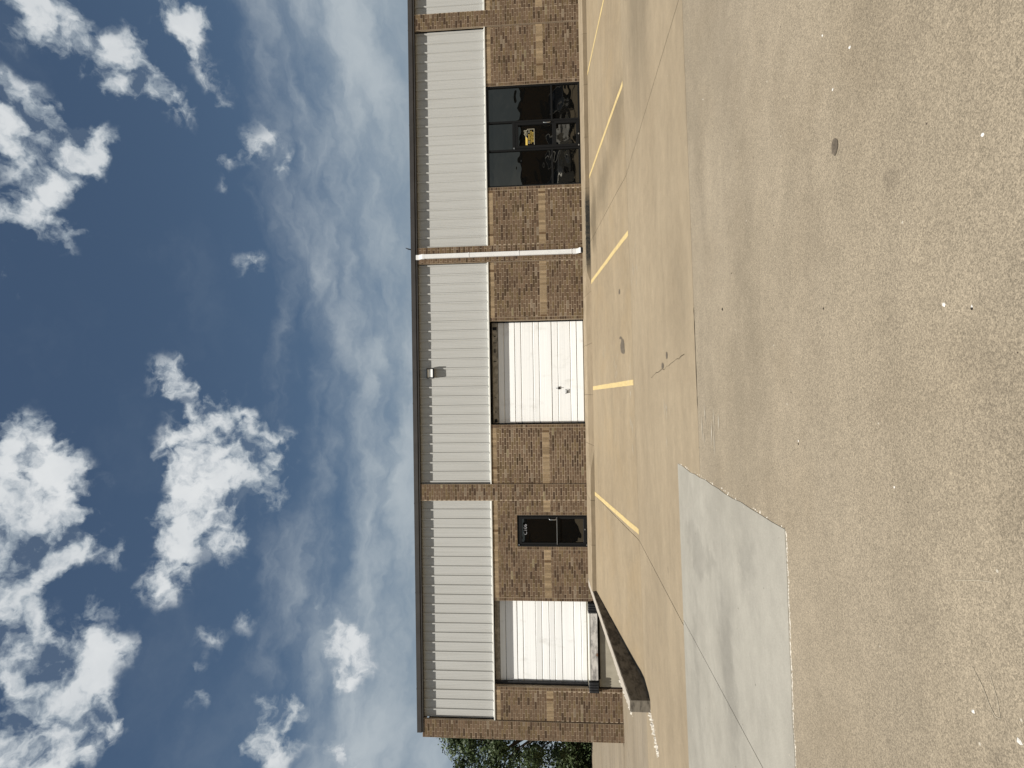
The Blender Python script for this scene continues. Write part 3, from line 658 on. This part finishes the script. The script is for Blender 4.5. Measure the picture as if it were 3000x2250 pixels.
ov1, yd1 = overhead(R1[0], R1[1], [.055, .229, .463, .84, 1.07, 1.25, 1.48, 1.68, 2.083, 2.276, 2.65, 2.843], .045, 'dock_door', 'white sectional door above the loading dock')
# black side seal left of the dock door
mb = MB(); mb.box(R1[0]+.01, R1[0]+.10, yd1-.10, yd1-.03, .02, 3.0); part('door_seal', mb, 'rubber', ov1)
# dock face
mb = MB(); mb.box(R1[0]-.02, R1[1]+.8, YF+.03, YF+.5, -1.3, -.30); mb.box(R1[0]+.02, R1[1]+.8, YF+.12, YF+.5, -.302, .04)
part('dock_face', mb, 'dock_concrete', wh)
mb = MB(); mb.box(R1[0]-.005, R1[0]+.05, YF+.02, YF+.1, -1.3, .03); part('dock_joint', mb, 'sealant', wh)

# dock plate and bumpers
lv = thing('dock_leveler', 'rusty weathered steel dock plate under the white dock door', 'dock plate', (-7.95, YF, -.1))
mb = MB(); mb.prism([(YF+.1, .035), (YF-.03, .03), (YF-.07, .012), (YF-.07, -.02), (YF-.05, -.035), (YF+.1, -.035)], 'x', -9.02, -6.90); part('lip', mb, 'flashing', lv)
mb = MB(); mb.box(-9.0, -6.92, YF-.09, YF+.06, -.252, -.044)
for x in (-8.9, -8.0, -7.05): mb.box(x-.012, x+.012, YF-.098, YF-.09, -.16, -.136)
part('plate', mb, 'leveler_plate', lv)
mb = MB(); mb.box(-9.0, -6.92, YF+.0, YF+.1, -.33, -.256); part('frame', mb, 'interior_dark', lv)
for a, b, l in ((-9.36, -9.03, 'black rubber dock bumper at the left end of the dock plate'), (-6.90, -6.60, 'black rubber dock bumper at the right end of the dock plate')):
    bp = thing('dock_bumper', l, 'bumper', ((a+b)/2, YF, -.1), 'dock bumpers')
    for k in range(4):
        w = (b-a)/4; mb = MB(); mb.cbox(a+k*w+.004, a+(k+1)*w-.004, YF-.17, YF+.05, -.27, .03, .02); part('rubber_block', mb, 'rubber', bp)
    mb = MB(); mb.box(a-.012, a-.001, YF-.14, YF+.05, -.28, .02); mb.box(b+.001, b+.012, YF-.14, YF+.05, -.28, .02); part('angle_iron', mb, 'black_metal', bp)
    for z in (-.2, -.05):
        mb = MB(); mb.tube([(a-.03, YF-.06, z), (b+.03, YF-.06, z)], .012, 6); part('bolt', mb, 'steel', bp)

# ------------------------------------------------------------------ glazed shop front
def sub(name, parent, label=None):
    o = bpy.data.objects.new(name, None); C.objects.link(o); o.parent = parent; ORG[o] = ORG[parent]
    if label: o['label'] = label
    return o
ST = sub('storefront', wh, 'black framed tinted glass shop front with central door')
YS = YF+.075
def bar(x0, x1, z0, z1, parent, y=YS, d=.11, mat='black_metal'):
    mb = MB(); mb.cbox(x0, x1, y-.045, y+d, z0, z1, .004); return part('mullion', mb, mat, parent)
a, b = S1
bar(a, a+.055, 0, 3.0, ST); bar(b-.055, b, 0, 3.0, ST); bar(a+.055, b-.055, 2.93, 3.0, ST); bar(a+.055, 7.745, 0, .065, ST); bar(8.725, b-.055, 0, .065, ST)
bar(7.745, 7.805, 0, 2.93, ST); bar(8.665, 8.725, 0, 2.93, ST); bar(7.805, 8.665, 2.075, 2.17, ST)
bar(a+.055, 7.745, .87, .925, ST); bar(8.725, b-.055, .87, .925, ST)
def pane(x0, x1, z0, z1, parent, y=YS):
    mb = MB(); mb.box(x0, x1, y, y+.012, z0, z1); return part('pane', mb, 'tinted_glass', parent)
for x0, x1, z0, z1 in ((a+.055, 7.745, .925, 2.93), (a+.055, 7.745, .065, .87), (8.725, b-.055, .925, 2.93), (8.725, b-.055, .065, .87), (7.805, 8.665, 2.17, 2.93)): pane(x0, x1, z0, z1, ST)
GD = sub('glass_door', wh, 'shop front door with yellow company lettering')
bar(7.815, 7.90, .03, 2.065, GD, YS-.01, .05); bar(8.57, 8.655, .03, 2.065, GD, YS-.01, .05); bar(7.90, 8.57, 1.98, 2.065, GD, YS-.01, .05); bar(7.90, 8.57, .76, .89, GD, YS-.01, .05); bar(7.90, 8.57, .03, .13, GD, YS-.01, .05)
pane(7.90, 8.57, .89, 1.98, GD, YS+.0); pane(7.90, 8.57, .13, .76, GD, YS+.0)
mb = MB(); mb.tube([(8.635, YS-.05, 1.17), (8.60, YS-.11, 1.16), (8.585, YS-.115, 1.14), (8.585, YS-.115, .98), (8.60, YS-.11, .955), (8.635, YS-.05, .95)], .012, 8); part('handle', mb, 'steel', GD, True)
for x, z in ((7.84, .055), (8.20, .055), (7.82, 2.12)): mb = MB(); mb.box(x-.02, x+.02, YS-.07, YS-.045, z-.02, z+.02); part('hinge', mb, 'steel', GD)
# lettering cut from vinyl on the glass
def vtext(s, x, z, w, h, mat, parent, y, bold=.0, name='lettering'):
    cu_ = bpy.data.curves.new('t', 'FONT'); cu_.body = s; cu_.size = 1; cu_.extrude = .01; cu_.offset = bold
    ob = bpy.data.objects.new('t', cu_); C.objects.link(ob)
    me = bpy.data.meshes.new_from_object(ob.evaluated_get(bpy.context.evaluated_depsgraph_get())); bpy.data.objects.remove(ob)
    xs = [v.co.x for v in me.vertices]; ys = [v.co.y for v in me.vertices]; x0_, x1_, y0_, y1_ = min(xs), max(xs), min(ys), max(ys)
    o3 = ORG[parent]
    for v in me.vertices:
        v.co = Vector((x+(v.co.x-x0_)/(x1_-x0_)*w-o3[0], y-v.co.z*.15-o3[1], z+(v.co.y-y0_)/(y1_-y0_)*h-o3[2]))
    me.materials.clear(); me.materials.append(MATS[mat]); me.name = name
    return link(name, me, parent)
yl = YS-.004
LG = MB()
def lbar(mb, x0, x1, z0, z1): mb.box(x0, x1, yl-.002, yl, z0, z1)
lbar(LG, 7.935, 8.13, 1.685, 1.748)
LG.prism([(8.13, 1.685), (8.13, 1.748), (8.205, 1.748), (8.148, 1.675)], 'y', yl-.002, yl); part('emblem_bar', LG, 'vinyl_gold', GD)
LG = MB()
def seg(mb, p0, p1, t=.010):
    d_ = Vector((p1[0]-p0[0], p1[1]-p0[1])); n_ = Vector((-d_.y, d_.x)).normalized()*t
    mb.prism([(p0[0]+n_.x, p0[1]+n_.y), (p1[0]+n_.x, p1[1]+n_.y), (p1[0]-n_.x, p1[1]-n_.y), (p0[0]-n_.x, p0[1]-n_.y)], 'y', yl-.003, yl)
for p0, p1 in (((8.14, 1.685), (8.295, 1.79)), ((8.295, 1.79), (8.455, 1.67)), ((8.445, 1.68), (8.445, 1.475)), ((8.455, 1.47), (7.94, 1.47)), ((8.365, 1.795), (8.365, 1.75)), ((8.405, 1.795), (8.405, 1.72)), ((8.365, 1.79), (8.405, 1.79))): seg(LG, p0, p1, .0075)
for p0, p1 in (((8.26, 1.72), (8.30, 1.75)), ((8.30, 1.75), (8.34, 1.72)), ((8.24, 1.70), (8.35, 1.70))): seg(LG, p0, p1, .007)
for x in (8.33, 7.985):
    for p0, p1 in (((x, 1.615), (x+.075, 1.615)), ((x, 1.655), (x+.075, 1.655)), ((x, 1.61), (x, 1.66)), ((x+.075, 1.61), (x+.075, 1.66))): seg(LG, p0, p1, .005)
part('emblem_outline', LG, 'vinyl_pale', GD)
LG = MB(); rs = random.Random(4)
for x0_, x1_, z0_, z1_, n_ in ((8.085, 8.29, 1.612, 1.652, 6), (8.02, 8.11, 1.495, 1.522, 3), (8.125, 8.215, 1.495, 1.522, 3), (8.225, 8.35, 1.495, 1.522, 4)):
    w_ = (x1_-x0_)/n_
    for i in range(n_):
        xa = x0_+i*w_; lbar(LG, xa+.004, xa+.012, z0_, z1_); lbar(LG, xa+w_-.010, xa+w_-.003, z0_, z1_); lbar(LG, xa+.012, xa+w_-.010, z1_-.008 if rs.random() < .5 else z0_, z1_ if True else z0_)
part('lettering', LG, 'vinyl_gold', GD)
vtext('CONSTRUCTION', 7.985, 1.548, .40, .038, 'vinyl_gold', GD, yl, .01)
# office door C106
OD = sub('office_door', wh, 'narrow black glass door marked C106')
a, b = D1
bar(a, a+.05, 0, 2.2, OD); bar(b-.05, b, 0, 2.2, OD); bar(a+.05, b-.05, 2.15, 2.2, OD)
bar(a+.06, a+.125, .02, 2.14, OD, YS-.005, .05); bar(b-.125, b-.06, .02, 2.14, OD, YS-.005, .05); bar(a+.125, b-.125, 2.07, 2.14, OD, YS-.005, .05); bar(a+.125, b-.125, .02, .12, OD, YS-.005, .05)
pane(a+.125, b-.125, .12, 2.07, OD)
mb = MB(); mb.box(a+.07, b-.07, YS-.075, YS-.055, .945, .96); part('push_bar', mb, 'steel', OD)
mb = MB(); mb.tube([(b-.09, YS-.05, 1.20), (b-.13, YS-.11, 1.185), (b-.14, YS-.115, 1.16), (b-.14, YS-.115, 1.0), (b-.13, YS-.11, .975), (b-.09, YS-.05, .96)], .012, 8); part('handle', mb, 'steel', OD, True)
for x, z in ((a+.06, 2.16), (a+.06, .02), (a+.55, .075)): mb = MB(); mb.box(x-.02, x+.02, YS-.08, YS-.05, z-.012, z+.012); part('hinge', mb, 'steel', OD)
vtext('C106', -4.525, 1.905, .33, .112, 'vinyl_grey', OD, yl, .0)

# ------------------------------------------------------------------ things fixed to the front
fl = thing('flood_light', 'small black framed floodlight high on the pale metal wall', 'lamp', (.66, YM, 4.93))
yl_ = YM-.15
mb = MB(); mb.box(.60, .72, YM-.034, YM-.002, 4.86, 5.0); part('wall_plate', mb, 'black_metal', fl)
mb = MB(); mb.box(.64, .68, yl_+.05, YM-.03, 4.90, 4.96); part('arm', mb, 'black_metal', fl)
mb = MB(); x0, x1, z0, z1 = .495, .825, 4.812, 5.045
for q in ((x0, x1, z0, z0+.036), (x0, x1, z1-.026, z1), (x0, x0+.030, z0+.036, z1-.026), (x1-.030, x1, z0+.036, z1-.026)): mb.box(q[0], q[1], yl_-.03, yl_+.05, q[2], q[3])
mb.box(x0+.03, x1-.03, yl_+.02, yl_+.06, z0+.03, z1-.03); part('housing', mb, 'black_metal', fl)
mb = MB(); n = 10; vs = []
for i in range(n+1):
    t = i/n; z = z0+.03+(z1-z0-.056)*t; y = yl_-.005+.02*math.sin(t*math.pi*1.0)
    vs += [(x0+.022, y, z), (x1-.022, y, z)]
mb.add(vs, [(2*i, 2*i+1, 2*i+3, 2*i+2) for i in range(n)]); part('lens', mb, 'lamp_lens', fl, True)

ds = thing('downspout', 'white square downspout running down the brick pillar right of the overhead door', 'downspout', (4.41, YP, 0))
def sq(mb, path, w, d):
    vs = []; n = len(path)
    for (x, y, z, nx, nz, ny) in path:
        c = Vector((x, y, z)); hx = Vector((1, 0, 0))*(w/2); hy = Vector((0, ny, nz))*(d/2)
        vs += [tuple(c-hx-hy), tuple(c+hx-hy), tuple(c+hx+hy), tuple(c-hx+hy)]
    fs = [(i*4+q, i*4+(q+1) % 4, (i+1)*4+(q+1) % 4, (i+1)*4+q) for i in range(n-1) for q in range(4)]+[(0, 1, 2, 3)]
    mb.add(vs, fs)
yd_ = YP-.055
mb = MB(); sq(mb, [(4.395, YP-.02, 5.33, 0, 0, 1), (4.395, YP-.02, 5.24, 0, 0, 1), (4.408, yd_, 5.13, 0, .2, .98), (4.41, yd_, 5.06, 0, 0, 1)], .155, .10); part('upper_elbow', mb, 'white_paint', ds)
mb = MB(); sq(mb, [(4.41, yd_, 5.07, 0, 0, 1), (4.415, yd_, .27, 0, 0, 1)], .138, .095)
for q in (-.045, 0, .045): mb.box(4.41+q-.006, 4.41+q+.006, yd_-.052, yd_-.045, .28, 5.05)
part('pipe', mb, 'white_paint', ds)
mb = MB(); sq(mb, [(4.415, yd_, .30, 0, 0, 1), (4.415, yd_, .20, 0, 0, 1), (4.425, yd_-.03, .13, 0, .55, .83), (4.435, yd_-.09, .08, 0, .85, .5)], .155, .10); part('lower_elbow', mb, 'white_paint', ds)
mb = MB(); mb.box(4.36, 4.51, yd_-.15, yd_-.02, .012, .07); part('outlet', mb, 'rubber', ds)
for z in (.34, 2.0, 3.6):
    mb = MB(); mb.box(4.335, 4.49, yd_-.056, yd_-.050, z, z+.03); part('strap', mb, 'white_paint', ds)

# bird on the eave
bd = thing('bird', 'small black bird perched on the gutter above the downspout', 'bird', (4.69, YG+.05, 5.505))
def ell(mb, c, r, n=10, m=7, tilt=0):
    vs = []; ca, sa = math.cos(tilt), math.sin(tilt)
    for j in range(m+1):
        ph = math.pi*j/m
        for i in range(n):
            th = 2*math.pi*i/n; p_ = [r[0]*math.cos(ph), r[1]*math.sin(ph)*math.cos(th), r[2]*math.sin(ph)*math.sin(th)]
            vs.append((c[0]+p_[0]*ca-p_[2]*sa, c[1]+p_[1], c[2]+p_[0]*sa+p_[2]*ca))
    mb.add(vs, [(j*n+i, j*n+(i+1) % n, (j+1)*n+(i+1) % n, (j+1)*n+i) for j in range(m) for i in range(n)])
mb = MB(); b0 = (4.69, YG+.05, 5.575)
vs = []; st = [(-.085, .010, .008, -.035), (-.05, .018, .014, -.02), (-.02, .030, .030, 0), (.015, .032, .034, .012), (.045, .022, .024, .030), (.060, .020, .021, .046), (.078, .019, .019, .052), (.092, .010, .010, .050), (.112, .002, .002, .044)]
for (x, ry, rz, cz) in st:
    x, cz = x*.45, cz*.6+x*.66; ry *= 1.9; rz *= 1.6
    for i in range(8):
        th = 2*math.pi*i/8; vs.append((b0[0]+x, b0[1]+ry*math.cos(th), b0[2]+cz+rz*math.sin(th)))
mb.add(vs, [(j*8+i, j*8+(i+1) % 8, (j+1)*8+(i+1) % 8, (j+1)*8+i) for j in range(len(st)-1) for i in range(8)]+[tuple(range(8))])
mb.tube([(b0[0]+.0, b0[1]-.01, b0[2]-.02), (b0[0]+.005, b0[1]-.012, 5.503)], .003, 5); mb.tube([(b0[0]+.0, b0[1]+.012, b0[2]-.02), (b0[0]+.005, b0[1]+.012, 5.503)], .003, 5)
part('body', mb, 'feather', bd, True)

# ------------------------------------------------------------------ trees beyond the end of the building
def tree(loc, h, rad, seed, label, nleaf=9000, base=.12):
    t = thing('tree', label, 'tree', loc, 'trees beyond the drive'); rnd = random.Random(seed)
    x0, y0, z0 = loc; mb = MB()
    mb.tube([(x0, y0, z0-.3), (x0+.1, y0, z0+h*.18), (x0-.1, y0+.1, z0+h*.42), (x0, y0, z0+h*.75)], [.28, .22, .15, .05], 8)
    clumps = []
    for i in range(80):
        a = rnd.uniform(0, 2*math.pi); zz = rnd.uniform(base, 1.0); rr = rad*math.sqrt(max(.05, 1-((zz-.45)/.58)**2))*rnd.uniform(.35, 1.0)
        c = Vector((x0+rr*math.cos(a), y0+rr*math.sin(a), z0+h*zz)); clumps.append((c, rnd.uniform(.5, 1.15)*rad*.26))
        if i % 3 == 0: mb.tube([(x0, y0, z0+h*zz*.6), tuple((Vector((x0, y0, z0+h*zz*.6))+c)/2+Vector((0, 0, .3))), tuple(c)], [.09, .05, .02], 5)
    part('trunk', mb, 'bark', t)
    lf = MB()
    for i in range(nleaf):
        c, r = clumps[rnd.randrange(len(clumps))]
        v = Vector((rnd.gauss(0, 1), rnd.gauss(0, 1), rnd.gauss(0, .8))).normalized()*r*(rnd.random()**.45)
        p_ = c+v; s = rnd.uniform(.07, .16)
        n_ = (v.normalized()+Vector((rnd.gauss(0, .6), rnd.gauss(0, .6), rnd.gauss(.4, .5)))).normalized()
        u = n_.cross(Vector((rnd.random()-.5, rnd.random()-.5, rnd.random()-.5))).normalized(); w = n_.cross(u)
        lf.add([p_-u*s, p_-w*s*.5, p_+u*s, p_+w*s*.5], [(0, 1, 2, 3)])
    part('crown', lf, 'leaf', t)
    return t
tree((-25.4, 43.5, -1.3), 10.8, 4.6, 4, 'tallest dark green tree touching the corner of the warehouse', 30000, .02)
tree((-31.5, 45.0, -1.3), 9.2, 4.4, 9, 'lower dark green tree at the edge of the picture', 16000, .02)
tree((-21.0, 47.5, -1.3), 8.4, 4.2, 13, 'dark green tree mostly hidden behind the warehouse corner', 7000, .02)
# undergrowth below the crowns
hb = MB(); rnd = random.Random(31)
for i in range(9000):
    x = rnd.uniform(-40, -17); y = 42.6+abs(rnd.gauss(0, 1.2)); z = -1.25+2.4*rnd.random()**1.3; s = rnd.uniform(.07, .16)
    n_ = Vector((rnd.gauss(0, 1), -1+rnd.gauss(0, .6), rnd.gauss(.3, .7))).normalized(); u = n_.cross(Vector((rnd.random()-.5, rnd.random()-.5, rnd.random()-.5))).normalized(); w = n_.cross(u); p_ = Vector((x, y, z))
    hb.add([p_-u*s, p_-w*s*.5, p_+u*s, p_+w*s*.5], [(0, 1, 2, 3)])
o = single('undergrowth', hb, 'leaf', 'dark leafy undergrowth below the trees past the drive', 'shrubs'); o['kind'] = 'stuff'

# ------------------------------------------------------------------ scraps on the near concrete
rnd = random.Random(77)
sc_w = [(.31, 2.34, .016), (.28, 2.19, .010), (1.67, 2.95, .016), (-1.20, 2.28, .013), (-1.18, 2.06, .017), (1.90, 3.23, .010), (1.56, 3.14, .012), (.86, 2.10, .012), (-.33, 3.77, .011), (-.45, 2.73, .008), (2.82, 5.73, .014)]
for x, y, r in sc_w:
    r *= .75; mb = MB(); chip(mb, x, y, H(x, y)+.0005, r, rnd, .25)
    single('scrap', mb, 'paper_white', 'tiny white scrap lying on the near concrete', 'litter', 'white scraps on the near concrete', (x, y, H(x, y)))
for x, y, r in ((.44, 3.32, .008), (.275, 2.16, .007), (.72, 5.31, .016), (.98, 5.0, .009), (-.35, 3.74, .008)):
    mb = MB(); chip(mb, x, y+.03, H(x, y)+.0005, r, rnd, .3)
    single('leaf_scrap', mb, 'chip_dark', 'tiny dark dried leaf lying on the near concrete', 'litter', 'dark scraps on the near concrete', (x, y, H(x, y)))

# ------------------------------------------------------------------ what the glass reflects: the yard behind the camera
fw = thing('facing_warehouse', 'dark brick warehouse across the yard, seen only as a reflection in the glass', 'building', (12, -26, -.8))
mb = MB(); mb.box(-35, 60, -44, -26, -1.2, 4.35); part('wall', mb, 'plain_brick', fw)
mb = MB(); mb.box(-35.2, 60.2, -44.2, -25.75, 4.36, 4.75); part('roof', mb, 'gutter_brown', fw)
for x in (-22, -6, 10, 24, 30, 36, 44):
    mb = MB(); mb.box(x-1.6, x+1.6, -25.99, -25.9, -.8, 2.4); part('loading_door', mb, 'gutter_brown', fw)
    mb = MB(); mb.box(x+4.2, x+4.7, -26.0, -25.85, -.8, 4.36); part('pillar', mb, 'plain_brick', fw)
def car(label, x, y, ang, kind, paint):
    t = thing('parked_car', label, 'car', (x, y, lot(x, y)), 'cars parked behind the camera'); t.rotation_euler = (0, 0, ang)
    L, W, Hh = {'suv': (4.7, 1.88, 1.72), 'pickup': (5.6, 1.95, 1.85), 'sedan': (4.6, 1.8, 1.45)}[kind]
    def P(name, mb, mat, par=None, sm=False): return link(name, mb.mesh(name, mat, (0, 0, 0), sm), par or t)
    h1 = Hh*.56; zb = .32
    if kind == 'pickup': prof_ = [(-L/2, zb+.1), (-L/2, h1+.02), (-L/2+2.0, h1+.02), (L/2-1.5, h1+.02), (L/2-.15, h1-.06), (L/2, h1-.25), (L/2, zb+.05), (L/2-.4, zb), (-L/2+.3, zb)]
    else: prof_ = [(-L/2+.05, zb+.1), (-L/2, h1-.1), (-L/2+.12, h1+.05), (L/2-1.3, h1+.02), (L/2-.2, h1-.14), (L/2, h1-.3), (L/2, zb+.08), (L/2-.4, zb), (-L/2+.4, zb)]
    vs = []; n = len(prof_); cols = [(-W/2, .94), (-W/2+.06, 1), (W/2-.06, 1), (W/2, .94)]
    mb = MB()
    for yy, k in cols: vs += [(q[0]*(1 if k == 1 else .985), yy, zb+(q[1]-zb)*k) for q in prof_]
    mb.add(vs, [tuple(range(n)), tuple(3*n+i for i in range(n))]+[(c*n+i, c*n+(i+1) % n, (c+1)*n+(i+1) % n, (c+1)*n+i) for c in range(3) for i in range(n)])
    body = P('body', mb, paint)
    if kind == 'pickup': cab = [(-L/2+2.1, h1), (-L/2+2.25, Hh-.04), (-L/2+3.55, Hh-.04), (-L/2+4.35, h1)]
    elif kind == 'suv': cab = [(-L/2+.12, h1), (-L/2+.4, Hh-.04), (L/2-2.1, Hh-.04), (L/2-1.25, h1)]
    else: cab = [(-L/2+.55, h1), (-L/2+1.3, Hh-.04), (L/2-2.1, Hh-.04), (L/2-1.2, h1)]
    mb = MB(); i_ = .16
    vs = [(cab[0][0], -W/2+.05, h1), (cab[3][0], -W/2+.05, h1), (cab[3][0], W/2-.05, h1), (cab[0][0], W/2-.05, h1), (cab[1][0], -W/2+i_, Hh-.04), (cab[2][0], -W/2+i_, Hh-.04), (cab[2][0], W/2-i_, Hh-.04), (cab[1][0], W/2-i_, Hh-.04)]
    mb.add(vs, [(0, 1, 5, 4), (1, 2, 6, 5), (2, 3, 7, 6), (3, 0, 4, 7)]); P('window', mb, 'car_glass', body)
    mb = MB(); mb.box(cab[1][0]-.03, cab[2][0]+.03, -W/2+i_-.03, W/2-i_+.03, Hh-.045, Hh); P('roof', mb, paint, body)
    for a_, b_ in ((0, 4), (1, 5), (2, 6), (3, 7)):
        mb = MB(); mb.tube([vs[a_], vs[b_]], .045, 5); P('door_pillar', mb, paint, body)
    for sx in (-1, 1):
        for sy in (-1, 1):
            wx = sx*L*.31; mb = MB(); mb.tube([(wx, sy*(W/2-.22), .34), (wx, sy*(W/2+.005), .34)], .34, 18); wl = P('wheel', mb, 'tyre')
            mb = MB(); mb.tube([(wx, sy*(W/2-.1), .34), (wx, sy*(W/2+.012), .34)], .21, 12); P('rim', mb, 'steel', wl)
    for sy in (-1, 1):
        mb = MB(); mb.box(L/2-.08, L/2+.012, sy*W*.36-.17, sy*W*.36+.17, h1-.34, h1-.18); P('headlight', mb, 'car_lamp')
        mb = MB(); mb.box(-L/2-.012, -L/2+.05, sy*W*.42-.1, sy*W*.42+.1, h1-.3, h1-.05); P('tail_light', mb, 'car_lamp')
    mb = MB(); mb.box(L/2-.05, L/2+.05, -W/2+.06, W/2-.06, zb+.06, zb+.25); P('bumper', mb, 'black_metal')
    return t
car('silver pickup truck reflected in the left pane of the shop front', 13.3, -2.4, R(60), 'pickup', 'car_silver')
car('white sport utility vehicle reflected in the shop front door', 16.6, -2.8, R(75), 'suv', 'car_white')
car('dark sedan reflected in the right pane of the shop front', 19.8, -3.0, R(90), 'sedan', 'car_dark')
